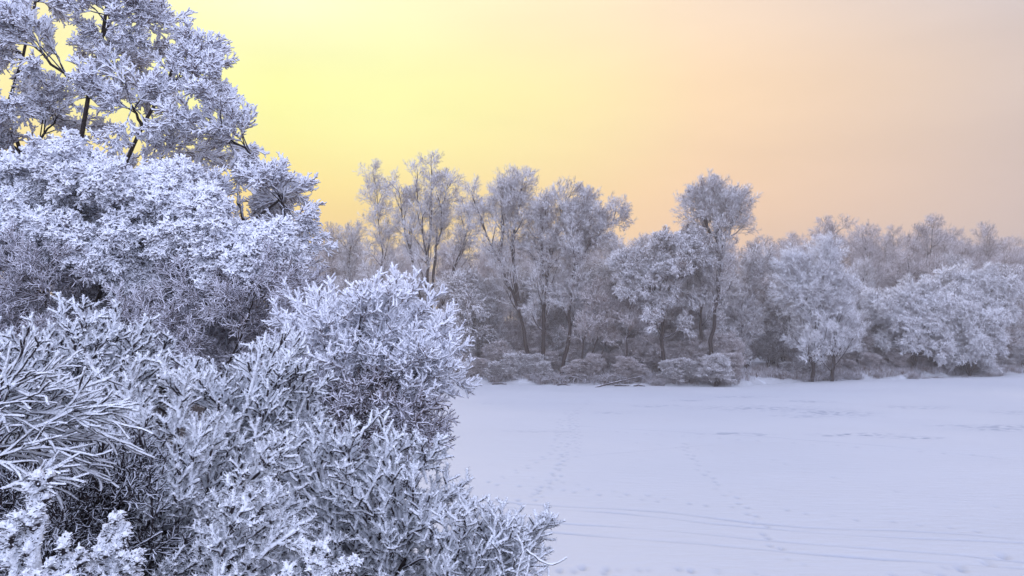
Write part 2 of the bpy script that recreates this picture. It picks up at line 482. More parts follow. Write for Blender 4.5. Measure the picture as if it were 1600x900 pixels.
for px, py, ax, ay, wr in [(1190, 638, 4.5, 2.2, 0.45), (1300, 645, 2.6, 2.0, 0.6), (1335, 680, 2.4, 0.7, 0.85), (1420, 685, 1.6, 0.6, 0.9), (1570, 668, 2.6, 1.2, 0.7),
                       (1030, 634, 2.2, 1.0, 0.4), (1130, 676, 1.6, 0.5, 0.55), (1175, 678, 1.0, 0.5, 0.5), (1245, 650, 1.4, 1.0, 0.5), (1075, 625, 1.2, 0.8, 0.5),
                       (1430, 636, 2.4, 1.4, 0.45), (1160, 620, 3.0, 0.9, 0.4), (1260, 627, 2.0, 0.9, 0.5), (960, 645, 1.8, 0.8, 0.3), (850, 673, 2.2, 0.5, 0.4),
                       (770, 630, 1.5, 1.0, 0.25), (1590, 645, 2.0, 1.4, 0.4), (1500, 664, 1.8, 0.5, 0.4)]:
    cx, cy = px2lake(px, py)
    nz = np.clip(hnoise(Xl, Yl, 0.33, px * 0.1) * hnoise(Xl, Yl, 0.21, py * 0.2) * 3.2 + 0.25, 0, 1)
    g = np.exp(-(((Xl - cx) / ax) ** 2 + ((Yl - cy) / ay) ** 2)) * nz
    worn_shade = np.maximum(worn_shade, np.minimum(1, 1.35 * wr) * g); Z -= 0.05 * g
Z += 0.05 * hnoise(Xl, Yl, 4.0, 3) + 0.006 * hnoise(Xl, Yl, 0.6, 5) + 0.02 * hnoise(Xl * 0.4, Yl, 1.3, 6)
V = np.stack([Xl, Yl, Z], -1).reshape(-1, 3); nx = len(u)
i = np.arange(len(rows) - 1)[:, None] * nx + np.arange(nx - 1)[None, :]
lake = mesh_obj('frozen_lake', V, np.stack([i, i + 1, i + nx + 1, i + nx], -1).reshape(-1, 4), M['snow'])
at = lake.data.attributes.new('worn_shade', 'FLOAT', 'POINT'); at.data.foreach_set('value', worn_shade.ravel().astype(np.float32))
tag(lake, kind='structure')


# ------------------------------------------------------------------ plants shaped towards given tips
def tip_plant(name, label, cat, base, trunks, tips, klimb, r_trunk, r_branch, spec, mats, group=None, tipK=7, up0=0.35, wob=0.05, sag=0.0, trunk_name='trunk', crown_name='crown', t_lo=0.25):
    """trunks: list of world polylines. tips are grouped to limbs, every limb forks to its tips, and shoots clothe the forks.
    spec: list of dicts for sprout levels"""
    root = empty(name, base); tag(root, label, cat, group)
    tr = Tubes(); cr = Tubes()
    TR = []
    for pl in trunks:
        P = resample(pl, 12, wob=np.linalg.norm(np.subtract(pl[-1], pl[0])) * 0.008); TR.append(P)
        tr.add(P[None], taper(1, 12, r_trunk, r_trunk * 0.35), 9, 0.12)
    allp = np.concatenate(TR)
    C = tips[rng.choice(len(tips), min(klimb, len(tips)), replace=False)]
    for _ in range(8):
        lab = np.argmin(((tips[:, None] - C[None]) ** 2).sum(-1), 1)
        C = np.array([tips[lab == j].mean(0) if (lab == j).any() else C[j] for j in range(len(C))])
    TB = []; RB = []
    for j, cpt in enumerate(C):
        mem = tips[lab == j]
        if not len(mem): continue
        hd = np.hypot(*(allp[:, :2] - cpt[:2]).T)
        cost = np.abs((cpt[2] - allp[:, 2]) - 0.75 * hd) + hd * 0.5
        a = allp[np.argmin(cost)]
        Lb = bez(a, a + (cpt - a) * 0.8, 8, 0, 0.05, up0)
        tr.add(Lb[None], taper(1, 8, r_branch * 1.9, r_branch * 0.9), 6, 0.1)
        for tp in mem:
            k = rng.integers(2, 8)
            TB.append(bez(Lb[k], tp, tipK, sag, wob, up0)); RB.append(r_branch)
    TB = np.array(TB)
    cr2 = Tubes(); cr2.add(TB, taper(len(TB), tipK, r_branch * 0.8, r_branch * 0.35), 5, 0.15)
    tr_obj = tr.build(trunk_name, mats[0], root, base)
    levels = [TB]
    for s in spec:
        par = levels[s.get('on', -1)]
        Q = sprout(par, s['n'], s.get('t0', t_lo), s.get('t1', 1.0), s.get('ang', 0.8), s['L'], s.get('K', 5), s.get('up', 0.08), s.get('wob', 0.12), s.get('fall', 0.4), flat=s.get('flat', 0))
        cr.add(Q, taper(len(Q), Q.shape[1], s['r'], s['r'] * s.get('tr', 0.85)), s.get('S', 5), s.get('jit', 0.25), cap=s.get('cap', False))
        levels.append(Q)
    # the outermost end of every fork is itself coated
    E_ = TB[:, -3:]
    cr.add(E_, taper(len(E_), E_.shape[1], spec[0]['r'] * 1.05, spec[0]['r'] * 0.9), 6, 0.25, cap=True)
    b_ = cr2.build('branches', mats[1], root, base)
    c_ = cr.build(crown_name, mats[2], root, base)
    return root


# shoots like a pine's, thick with rime: core shoots, side shoots and frosted needles
def pine_spec(s=(0.17, 0.0125), needles=9, n1=7, n2=5):
    l, r = s
    return [dict(n=n1, L=l, r=0.88 * r, ang=0.62, up=0.09, K=7, S=6, jit=0.25, wob=0.05, cap=True, t0=0.42, tr=0.75, fall=0.25),
            dict(n=n2, L=l * 0.48, r=0.80 * r, ang=0.75, up=0.09, K=5, S=6, jit=0.25, wob=0.05, cap=True, t0=0.12, tr=0.75, fall=0.35),
            dict(n=needles * 2, L=2.1 * r, r=0.27 * r, ang=0.95, up=0.03, K=3, S=3, jit=0.2, t0=0.02, fall=0.1, tr=0.35),
            dict(n=needles * 3, on=1, L=2.1 * r, r=0.27 * r, ang=0.95, up=0.03, K=3, S=3, jit=0.2, t0=0.02, fall=0.1, tr=0.35)]


NM = (M['bark'], M['near_twig'], M['near_frost'])
MM = (M['bark'], M['near_twig'], M['mid_frost'])


def tipsW(lst, d, dv=0.25, sx=0, sy=0):
    lst = [(a - sx, b + sy) for a, b in lst]
    return np.array([W(a, b, d + rng.uniform(-dv, dv)) for a, b in lst])


def ground_pt(px, d):
    p = W(px, 500, d); p[2] = hz(p[0], p[1]) - 0.05
    return p


def pine_bush(label, px, d, outline, extra, nfill, s, needles, trunks=None, klimb=7, depth=0.6, name='pine_bush', cat='bush', n1=6, n2=5, rt=0.03, up0=0.25, mats=NM, spec=None, group=None, sag=0.0):
    base = ground_pt(px, d)
    tips = np.concatenate([tipsW(extra, d, depth * 0.4, 6 if d > 4 else 0, 8 if d > 4 else 0), fill(outline, nfill, d - depth, d + depth)])
    if trunks is None:
        ctr = tips.mean(0)
        trunks = [[base, base * 0.45 + ctr * 0.55 + (0, 0, -0.1)], [base + (0.1, 0, 0), base * 0.5 + ctr * 0.5 + (0.35, 0.1, 0)], [base - (0.1, 0, 0), base * 0.5 + ctr * 0.5 - (0.4, 0.1, 0)]]
    return tip_plant(name, label, cat, base, trunks, tips, klimb, rt, s[1] * 0.8, spec or pine_spec(s, needles, n1, n2), mats, group=group, up0=up0, trunk_name='stem', crown_name='foliage', sag=sag)


# --- foreground bushes
pine_bush('large pine bush with rime-covered upright shoots filling the lower left foreground', 300, 4.6,
          [(110, 640), (170, 600), (290, 610), (330, 680), (450, 700), (470, 780), (470, 930), (60, 930), (70, 760)],
          [(180, 585), (212, 572), (275, 572), (288, 600), (140, 620), (310, 655), (345, 668), (440, 688), (400, 702), (225, 650), (455, 720), (125, 600)],
          76, (0.17, 0.0125), 9, klimb=12, depth=0.8, n1=7, n2=5)
pine_bush('pine bush with spreading snowy shoots at the bottom centre beside the lake', 590, 5.2,
          [(450, 720), (500, 690), (640, 700), (700, 770), (740, 850), (740, 930), (430, 930)],
          [(455, 700), (500, 668), (545, 672), (575, 660), (612, 682), (640, 690), (682, 705), (655, 745), (702, 770), (716, 752), (720, 792), (470, 690)],
          64, (0.18, 0.0125), 9, klimb=10, depth=0.7, n1=7, n2=5)
pine_bush('small darker pine spray reaching out over the lake snow at the bottom centre', 700, 4.6,
          [(700, 820), (800, 810), (840, 830), (820, 890), (780, 930), (690, 930)],
          [(742, 795), (800, 802), (856, 812), (848, 830), (828, 862), (762, 830), (712, 822)],
          46, (0.15, 0.0095), 10, klimb=5, depth=0.3)
pine_bush('small pine shoot with thick white candles standing in front of the large bush', 370, 3.5,
          [(320, 840), (370, 790), (430, 820), (440, 920), (320, 920)],
          [(372, 762), (345, 800), (420, 778), (325, 840), (460, 830), (400, 800)], 6, (0.11, 0.0125), 8, klimb=3, depth=0.2, n1=7, n2=5)
pine_bush('low pine bush with dense white shoots at the left edge below the big trees', 120, 7.2,
          [(0, 530), (60, 520), (150, 490), (240, 520), (280, 560), (230, 640), (-60, 700), (-80, 560)],
          [(5, 520), (60, 508), (100, 475), (135, 478), (165, 500), (192, 490), (235, 510), (268, 532), (286, 548), (240, 550), (50, 556), (-20, 490)],
          100, (0.17, 0.0155), 5, klimb=12, depth=0.9, n1=7, n2=5)
pine_bush('pine bush with splayed snowy twigs between the big left tree and the front bush', 400, 6.3,
          [(300, 590), (400, 570), (450, 560), (490, 620), (470, 700), (330, 700)],
          [(300, 562), (330, 578), (386, 570), (410, 545), (440, 530), (466, 535), (456, 560), (496, 592), (484, 612), (490, 642), (370, 600)],
          50, (0.20, 0.0140), 6, klimb=8, depth=0.6, n1=6, n2=5)
pine_bush('rounded pine crown white with frost leaning over the lake in the middle distance', 540, 9.0,
          [(450, 480), (490, 455), (560, 450), (620, 420), (680, 460), (710, 520), (720, 580), (640, 600), (560, 610), (440, 600), (410, 540)],
          [(432, 455), (455, 432), (492, 428), (520, 420), (560, 435), (592, 412), (622, 402), (652, 418), (682, 440), (702, 462), (716, 492), (726, 522), (736, 552), (743, 588), (704, 600), (668, 606)],
          230, (0.20, 0.0135), 5, klimb=18, depth=1.1, n1=8, n2=6, sag=0.10, rt=0.06, mats=MM, name='pine_tree', cat='tree')

# ragged lower boughs of a bare shrub under the rounded pine
thin = [dict(n=9, L=0.40, r=0.012, ang=0.7, up=-0.01, K=5, S=4, jit=0.2), dict(n=8, L=0.16, r=0.010, ang=0.75, up=0.02, K=4, S=4, jit=0.2), dict(n=5, L=0.07, r=0.008, ang=0.8, K=3, S=3)]
pine_bush('thin twiggy shrub hanging below the rounded pine against the lake snow', 520, 8.5,
          [(440, 575), (620, 585), (665, 640), (660, 690), (600, 710), (440, 710)],
          [(678, 655), (682, 668), (660, 690), (640, 640), (650, 620), (600, 690)], 74, (0.2, 0.012), 0, klimb=6, depth=0.5, name='shrub', mats=(M['bark'], M['near_twig'], M['thin_frost']), spec=thin, up0=0.2)

# --- closest snow-clumped shoots at the bottom left corner
rime = [dict(n=60, L=0.005, r=0.0048, ang=1.0), dict(n=30, L=0.005, r=0.0044, ang=1.0), dict(n=20, L=0.004, r=0.0040, ang=1.0)]


def corner_shoot(label, d, lines, r):
    base = W(lines[0][0][0], 1020, d); root = empty('twig_shoot', base)
    tag(root, label, 'shrub', 'snow clumped shoots at the bottom edge')
    L0 = np.array([resample([W(a_, b2, d + rng.uniform(-0.03, 0.03)) for a_, b2 in l], 22, 0.003) for l in lines])
    st = Tubes(); st.add(L0[:, :14], taper(len(L0), 14, 0.006, 0.004), 7, 0.15)
    A1 = sprout(L0, 9, 0.25, 0.95, 0.65, 0.075, 9, 0.16, 0.08, 0.55)
    A2 = sprout(A1, 3, 0.3, 0.95, 0.75, 0.032, 6, 0.10, 0.08, 0.3)
    fr = Tubes()
    fr.add(L0[:, 5:], taper(len(L0), 17, r * 1.0, r * 0.9), 9, 0.30, cap=True)
    fr.add(A1, taper(len(A1), 9, r * 0.75, r * 0.85), 8, 0.32, cap=True)
    fr.add(A2, taper(len(A2), 6, r * 0.65, r * 0.70), 7, 0.32, cap=True)
    for s_, Pp in zip(rime, (L0[:, 5:], A1, A2)):
        Q = sprout(Pp, s_['n'], 0.0, 1.0, s_['ang'], s_['L'] + r * 0.7, 3, 0.05, 0.15, 0.0)
        fr.add(Q, taper(len(Q), 3, s_['r'], s_['r'] * 0.5), 4, 0.25, cap=True)
    st.build('stem', M['near_twig'], root, base); fr.build('foliage', M['near_frost'], root, base)


corner_shoot('tall upright shoot clumped with snow in the very corner of the foreground', 1.9,
             [[(60, 1020), (52, 880), (60, 740)], [(50, 1020), (24, 900), (16, 822)], [(66, 1020), (90, 930), (104, 868)]], 0.0125)
corner_shoot('short upright shoots clumped with snow right of the corner shoot', 2.0,
             [[(180, 1020), (176, 900), (188, 815)], [(172, 1020), (158, 900), (160, 838)], [(190, 1020), (206, 930), (214, 876)]], 0.0105)
corner_shoot('low snow clumped shoots at the bottom edge below the candle-like pine shoot', 2.5,
             [[(495, 1020), (490, 920), (480, 868)], [(500, 1020), (508, 920), (508, 856)], [(510, 1020), (535, 920), (548, 880)], [(490, 1020), (455, 930), (446, 894)]], 0.0105)

# dim tangle of thin twigs low down between and below the bushes
brush = [dict(n=10, L=0.32, r=0.005, ang=0.7, up=0.0, K=5, S=4, jit=0.2, t0=0.1), dict(n=9, L=0.14, r=0.0042, ang=0.75, K=4, S=3, jit=0.2), dict(n=6, L=0.05, r=0.0035, ang=0.8, K=3, S=3)]
for lab, px, d, outline in [('low tangle of thin dark twigs behind the corner shoots', 60, 4.2, [(-80, 700), (250, 720), (260, 930), (-80, 930)]),
                            ('low tangle of thin dark twigs below the spreading bottom pine bush', 430, 6.6, [(250, 700), (640, 740), (640, 930), (250, 930)])]:
    base = ground_pt(px, d)
    tip_plant('brushwood', lab, 'shrub', base, [[base, base + (-0.3, 0, 0.4)], [base, base + (0.35, 0, 0.4)]], fill(outline, 60, d - 0.5, d + 0.5), 9, 0.014, 0.006, brush,
              (M['bark'], M['bark'], M['near_twig']), up0=0.1, trunk_name='stem', crown_name='twigs')

# --- arching snow-laden grass-like boughs entering from the left
base = ground_pt(-160, 3.4)
arch = [dict(cap=True, n=6, L=0.30, r=0.0065, ang=0.35, up=-0.03, K=7, S=6, jit=0.3), dict(cap=True, n=5, L=0.12, r=0.0055, ang=0.4, up=-0.02, K=5, S=5, jit=0.3), dict(n=26, on=1, L=0.016, r=0.0018, ang=0.9, K=3, S=3, t0=0.0, fall=0, tr=0.4), dict(n=12, on=2, L=0.014, r=0.0016, ang=0.9, K=3, S=3, t0=0.0, fall=0, tr=0.4)]
tip_plant('shrub', 'arching shrub with long drooping snow-laden twigs entering at the left edge', 'shrub', base, [[base, W(-150, 690, 3.4)]],
          tipsW([(130, 655), (110, 640), (90, 690), (45, 622), (30, 615), (60, 700), (100, 720), (20, 760), (90, 670), (0, 640), (40, 660), (15, 600)], 3.4, 0.2), 5, 0.02, 0.007, arch, NM, trunk_name='stem', crown_name='foliage', up0=0.55)

# --- thin bare twig beside the pine spray
base = ground_pt(810, 4.1)
root = empty('bare_twig', base); tag(root, 'thin bare forked twig rising beside the pine spray at the lake edge', 'twig')
tb = Tubes()
for pts in ([(790, 960), (812, 880), (822, 860), (812, 842), (808, 836)], [(822, 858), (840, 872), (856, 884), (872, 880), (885, 871)], [(856, 884), (858, 905), (856, 960)], [(822, 900), (826, 880), (827, 868)]):
    P = resample([W(a, b_, 4.1) for a, b_ in pts], 10, 0.002); tb.add(P[None], taper(1, 10, 0.0055, 0.0045), 7, 0.3, cap=True)
tb.build('stem', M['near_frost'], root, base)

# --- big trees on the left
mid_spec = [dict(n=9, L=0.42, r=0.016, ang=0.55, up=0.07, K=6, S=5, jit=0.3, t0=0.35), dict(n=8, L=0.19, r=0.016, ang=0.55, up=0.07, K=4, S=5, jit=0.3, t0=0.2, cap=True), dict(n=5, L=0.08, r=0.013, ang=0.6, up=0.05, K=3, S=4, jit=0.3, t0=0.1, cap=True)]
tall_outline = [(a_ - 12 * (a_ > 200), b2 + 8) for a_, b2 in [(-120, -60), (240, -60), (285, 15), (320, 50), (350, 75), (335, 120), (370, 150), (378, 180), (350, 205), (395, 245), (430, 280), (470, 280), (480, 330), (505, 380), (470, 420), (380, 430), (200, 420), (-60, 380), (-150, 200)]]
base = ground_pt(150, 14.5)
tip_plant('frosted_tree', 'tall frost-covered tree with black stems against the yellow sky at the upper left', 'tree', base,
          [[base, W(120, 330, 14.5), W(135, 170, 14.3), W(170, 30, 14.3), W(200, -120, 14.3)],
           [base, W(170, 330, 14.2), W(215, 225, 14.0), W(250, 130, 14), W(290, 60, 14)],
           [base, W(40, 380, 14.8), W(5, 160, 14.8), W(50, 20, 14.8)],
           [base, W(260, 420, 14.4), W(360, 370, 14.4), W(440, 310, 14.4)]],
          np.concatenate([tipsW([(242, 0), (268, 12), (285, 20), (312, 50), (345, 62), (365, 82), (348, 118), (384, 150), (392, 182), (362, 205), (400, 236), (425, 272), (456, 266), (488, 284), (494, 330), (516, 372), (500, 412)], 14.3, 0.4, 20, 12), fill(tall_outline, 200, 13.2, 15.6)]),
          26, 0.065, 0.016, mid_spec, (M['bark'], M['near_twig'], M['mid_frost']), up0=0.3)
base = ground_pt(60, 11.5)
front_spec = [dict(n=8, L=0.27, r=0.019, ang=0.8, up=0.01, K=5, S=5, jit=0.3, t0=0.5), dict(n=7, L=0.12, r=0.018, ang=0.8, up=0.03, K=4, S=5, jit=0.35, t0=0.15, cap=True), dict(n=5, L=0.055, r=0.014, ang=0.9, up=0.03, K=3, S=4, jit=0.35, t0=0.1, cap=True)]
cush = [[(-40, 260), (40, 235), (120, 225), (160, 265), (170, 310), (90, 345), (-40, 340)],
        [(190, 275), (235, 250), (290, 275), (325, 320), (300, 360), (210, 350)],
        [(60, 350), (180, 345), (290, 370), (270, 430), (160, 460), (80, 440)],
        [(310, 380), (370, 360), (460, 385), (440, 440), (330, 440)],
        [(-40, 350), (60, 350), (60, 400), (-40, 400)]]
tp = np.concatenate([clumps(c_, n_, 9, 10.6, 12.2, 0.27) for c_, n_ in zip(cush, (19, 15, 24, 15, 13))])
tip_plant('frosted_tree', 'bushy tree with pale blue cushions of frost in front of the tall left tree', 'tree', base,
          [[base, W(80, 450, 11.6), W(60, 300, 11.6)], [base, W(140, 470, 11.4), W(210, 400, 11.3), W(250, 310, 11.3)], [base, W(240, 480, 11.6), W(360, 430, 11.6)]],
          tp, 20, 0.045, 0.014, front_spec, (M['bark'], M['near_twig'], M['cushion_frost']), up0=0.3)
# brownish thicket of thin twigs low behind the front bushes
base = ground_pt(300, 12.8)
thicket = [dict(n=10, L=0.5, r=0.0085, ang=0.7, up=0.0, K=5, S=4, jit=0.2, t0=0.1), dict(n=9, L=0.22, r=0.0075, ang=0.75, up=0.0, K=4, S=3, jit=0.2), dict(n=8, L=0.09, r=0.006, ang=0.8, K=3, S=3)]
tip_plant('thicket_shrub', 'brownish thicket of thin frosted twigs between the left tree and the rounded pine', 'shrub', base,
          [[base, W(250, 480, 12.8)], [base, W(360, 480, 12.8)], [base, W(450, 500, 12.8)]],
          fill([(-40, 420), (200, 430), (470, 420), (520, 470), (500, 620), (250, 640), (-40, 560)], 130, 12.2, 13.8), 14, 0.05, 0.018, thicket, (M['bark'], M['far_bark'], M['thin_frost']), up0=0.1, trunk_name='stem')

base = ground_pt(170, 10.8)
tip_plant('thicket_shrub', 'loose grey twigs hanging under the pale blue cushions in front of the black trunks', 'shrub', base,
          [[base, W(100, 520, 10.8)], [base, W(230, 520, 10.8)], [base, W(380, 520, 10.6)]],
          fill([(-40, 390), (120, 410), (300, 410), (460, 420), (500, 560), (300, 600), (-40, 560)], 46, 10.2, 11.6), 14, 0.03, 0.008, thicket, (M['bark'], M['near_twig'], M['thin_frost']), up0=0.25, trunk_name='stem')

# ------------------------------------------------------------------ far bank
def grow_tree(name, trunks, origin, L1, n1, t0, r0, spec, mat_c, mat_b=None, ang=0.75, up1=0.10, fall1=0.6):
    """a tree grown from its trunk lines: limbs, branches, twigs"""
    root = empty(name, origin)
    tr = Tubes(); cr = Tubes(); P0 = []
    for pl in trunks:
        P = resample(pl, 12, 0.0); P[1:-1] += rng.normal(0, 0.12, (10, 3)); P0.append(P)
        tr.add(P[None], taper(1, 12, r0, r0 * 0.18), 7, 0.1)
    P0 = np.array(P0)
    Q = sprout(P0, n1, t0, 1.0, ang, L1, 7, up1, 0.10, fall1, 0.3)
    tr.add(Q, taper(len(Q), 7, r0 * 0.32, r0 * 0.10), 4, 0.1)
    lv = [Q]
    for k, s in enumerate(spec):
        X = sprout(lv[-1], s['n'], s.get('t0', 0.2), 1.0, s.get('ang', 0.7), s['L'], s.get('K', 4), s.get('up', 0.05), s.get('wob', 0.15), s.get('fall', 0.4))
        cr.add(X, taper(len(X), X.shape[1], s['r'], s['r'] * 0.6), 3, 0.2)
        lv.append(X)
    tr.build('trunk', mat_b or M['far_bark'], root, origin)
    cr.build('crown', mat_c, root, origin)
    return root


def copy_tree(o, parent=None):
    c_ = o.copy(); COL.objects.link(c_)
    if parent: c_.parent = parent
    for ch in o.children: copy_tree(ch, c_)
    return c_


def line(pts, Y):
    return [W(a, b_, Y) for a, b_ in pts]


FINE = [dict(n=8, L=2.2, r=0.028, up=0.09), dict(n=8, L=0.95, r=0.021, up=0.08), dict(n=6, L=0.42, r=0.018, K=3)]
AIRY = [dict(n=9, L=2.1, r=0.030, up=0.09), dict(n=8, L=0.9, r=0.024, up=0.08), dict(n=5, L=0.40, r=0.020, K=3)]
DENSE = [dict(n=9, L=2.2, r=0.030, up=0.09, t0=0.2), dict(n=9, L=0.9, r=0.027, up=0.04, t0=0.25), dict(n=7, L=0.42, r=0.022, K=3)]
DROOP = [dict(n=11, L=1.7, r=0.042, up=-0.10, t0=0.5), dict(n=10, L=0.75, r=0.038, up=-0.10, t0=0.3), dict(n=7, L=0.38, r=0.032, K=3, up=-0.1)]


def hero(label, Y, trunks, L1, n1, t0, r0, spec, mat='far_frost', name='frosted_tree', ang=0.7, up1=0.10, fall1=0.6, group=None):
    px0 = trunks[0][0][0]
    o = W(px0, 560, Y); o[2] = hz(o[0], o[1]) - 0.1
    lines = []
    sh = 30 if spec is DROOP else (6 if spec is AIRY else 18)
    for t in trunks:
        t = [(a_, b2 + sh * min(1, max(0, (560 - b2) / 180))) for a_, b2 in t]
        l = line(t, Y + rng.uniform(-0.5, 0.5)); l[0][2] = min(l[0][2], o[2] + 0.3) if t[0][1] > 540 else l[0][2]
        lines.append(l)
    r_ = grow_tree(name, lines, o, L1, n1, t0, r0, spec, M[mat], ang=ang, up1=up1, fall1=fall1)
    tag(r_, label, 'tree', group); return r_


hero('tallest bank tree with a rounded crown of several bare stems rising from one foot', 101,
     [[(670, 585), (672, 440), (660, 350), (650, 275)], [(672, 500), (680, 400), (690, 330), (700, 280)], [(668, 500), (668, 400), (672, 320), (675, 262)], [(674, 520), (700, 440), (730, 370), (735, 330)], [(665, 500), (645, 400), (628, 340), (622, 290)]],
     3.4, 9, 0.42, 0.24, AIRY, ang=0.55)
hero('slender tree with a narrow crown just left of the tallest bank tree', 103,
     [[(600, 580), (598, 400), (590, 330), (588, 285)]], 4.0, 17, 0.35, 0.18, AIRY, ang=0.65)
hero('leaning tree with a wide flat crown left of the twin trees on the bank', 97,
     [[(828, 590), (822, 520), (800, 440), (765, 360), (742, 300)], [(810, 460), (800, 380), (806, 320), (815, 275)], [(780, 390), (785, 330), (790, 280)]],
     3.4, 15, 0.32, 0.25, FINE, ang=0.6)
hero('straight tree with a broad frosty crown in the middle of the far bank', 96,
     [[(850, 590), (848, 500), (855, 400), (875, 330), (885, 290)], [(850, 450), (845, 380), (848, 320)]],
     4.0, 20, 0.22, 0.27, FINE, ang=0.55, up1=0.14)
hero('tree leaning right with a frosty crown touching the broad one beside it', 95,
     [[(878, 590), (890, 500), (895, 410), (925, 350), (962, 325)], [(893, 440), (905, 370), (912, 310)]],
     3.4, 19, 0.26, 0.24, DENSE, ang=0.55, up1=0.14)
hero('stout tree with drooping frosted boughs and a bare trunk in the bank centre', 93,
     [[(1036, 590), (1034, 500), (1040, 440), (1036, 380), (1046, 350)], [(1036, 470), (1010, 420), (985, 390)], [(1040, 440), (1070, 390), (1085, 360)]],
     3.4, 20, 0.18, 0.26, DROOP, ang=0.8)
hero('tall leaning tree with a fan-shaped crown and a long bare trunk', 94,
     [[(1106, 580), (1120, 470), (1128, 390), (1124, 340), (1120, 300)], [(1126, 400), (1140, 350), (1152, 310)], [(1124, 390), (1100, 340), (1088, 312)], [(1126, 420), (1118, 350), (1110, 296)]],
     3.0, 14, 0.34, 0.26, AIRY, ang=0.6)
hero('thin bare-trunked tree close to the left side of the fan-crowned tree', 95,
     [[(1094, 580), (1097, 480), (1092, 400), (1085, 370)]], 2.6, 18, 0.35, 0.2, FINE, ang=0.55)
hero('broad cone-shaped tree dense with white frost on the right bank', 96.5,
     [[(1268, 575), (1275, 480), (1290, 420), (1292, 375)], [(1272, 510), (1250, 440), (1240, 400)], [(1300, 575), (1305, 490), (1310, 430)]],
     4.6, 28, 0.08, 0.22, DENSE, mat='white_frost', ang=0.65, up1=0.10, fall1=0.8)
hero('rounded willow with cushion-like frost left of the two right-hand willows', 106,
     [[(1428, 575), (1425, 510), (1425, 460)], [(1428, 540), (1400, 480), (1385, 470)], [(1428, 540), (1450, 480), (1458, 460)]], 3.2, 28, 0.12, 0.2, DROOP, mat='white_frost', ang=0.95, fall1=0.2)
hero('highest of the rounded willows with a domed white crown at the far right', 112,
     [[(1515, 575), (1520, 500), (1515, 430)], [(1517, 520), (1490, 460), (1478, 440)], [(1518, 520), (1545, 460), (1550, 435)]], 3.4, 26, 0.2, 0.22, DROOP, mat='white_frost', ang=0.95, fall1=0.2)
hero('small bright willow with drooping white clumps in front of the domed willow', 107,
     [[(1515, 580), (1513, 530), (1510, 480)], [(1515, 550), (1535, 510), (1540, 500)], [(1515, 550), (1490, 510), (1485, 500)]], 2.5, 24, 0.1, 0.16, DROOP, mat='white_frost', ang=0.9, fall1=0.2)
hero('pale airy tree leaning left between the fan-crowned and cone-shaped trees', 99,
     [[(1165, 580), (1160, 500), (1170, 430), (1185, 395)]], 3.4, 22, 0.12, 0.18, DENSE, ang=0.6)
hero('dead slanting tree with several bare dark stems behind the bank bushes', 94,
     [[(905, 585), (915, 520), (935, 450)], [(912, 585), (940, 500), (955, 470)], [(930, 585), (948, 520), (960, 490)], [(975, 560), (985, 480), (992, 450)]], 1.6, 8, 0.4, 0.14, FINE, mat='far_dull')

# prototypes used for the many others
protos = {}


def proto(key, H, stems, L1, n1, t0, r0, spec, mat, ang=0.7, up1=0.1, fall1=0.5):
    o = np.zeros(3); tl = []
    for k in range(stems):
        a = rng.uniform(0, 6.28); sp = 0.0 if stems == 1 else rng.uniform(0.08, 0.22) * H
        e = np.array([math.cos(a) * sp, math.sin(a) * sp, H * rng.uniform(0.85, 1.0)])
        tl.append([np.array([math.cos(a) * 0.2, math.sin(a) * 0.2, 0]), e * np.array([0.35, 0.35, 0.4]), e * np.array([0.75, 0.75, 0.75]), e])
    protos[key] = (grow_tree('frosted_tree', tl, o, L1, n1, t0, r0, spec, M[mat], ang=ang, up1=up1, fall1=fall1), H)


proto('a', 20, 1, 4.2, 28, 0.20, 0.22, FINE, 'far_frost', ang=0.55, up1=0.14)
proto('b', 20, 3, 3.4, 11, 0.35, 0.18, FINE, 'far_dull')
proto('c', 20, 1, 3.4, 20, 0.22, 0.20, FINE, 'far_dull', ang=0.6)
proto('d', 20, 2, 3.8, 20, 0.15, 0.2, DENSE, 'far_frost', ang=0.55, up1=0.13)
SH = [dict(n=8, L=1.3, r=0.030, up=0.02, t0=0.2), dict(n=8, L=0.55, r=0.024), dict(n=5, L=0.22, r=0.020, K=3)]
SHD = [dict(n=8, L=1.2, r=0.030, up=-0.12, t0=0.3), dict(n=8, L=0.6, r=0.026, up=-0.16), dict(n=5, L=0.24, r=0.020, K=3, up=-0.1)]
proto('s', 6, 5, 1.6, 10, 0.12, 0.07, SH, 'far_frost', ang=0.7)
proto('t', 6, 6, 1.7, 9, 0.10, 0.07, SHD, 'far_frost', ang=0.8)
proto('v', 6, 5, 1.4, 10, 0.08, 0.06, SH, 'far_dull', ang=0.6)
def reed_tuft():
    root_ = empty('reed_tuft', (0, 0, 0)); n_ = 150
    b_ = rng.normal(0, 0.35, (n_, 2)); a_ = rng.uniform(0, 6.28, n_); hh = rng.uniform(0.7, 1.5, n_); ln_ = rng.uniform(0.1, 0.9, n_) * hh
    K = 5; t_ = np.linspace(0, 1, K)[None, :]
    P_ = np.stack([b_[:, :1] + np.cos(a_)[:, None] * ln_[:, None] * t_ ** 2, b_[:, 1:] + np.sin(a_)[:, None] * ln_[:, None] * t_ ** 2,
                   hh[:, None] * (t_ - 0.45 * (ln_ / hh)[:, None] * t_ ** 3) - 0.05], -1)
    tb_ = Tubes(); tb_.add(P_, taper(n_, K, 0.020, 0.012), 3)
    Q_ = sprout(P_, 6, 0.3, 1.0, 0.6, 0.22, 3, -0.05); tb_.add(Q_, taper(len(Q_), 3, 0.014, 0.008), 3)
    tb_.build('stalks', M['grass'], root_, (0, 0, 0)); return root_


protos['r'] = (reed_tuft(), 1.3)
used = set()


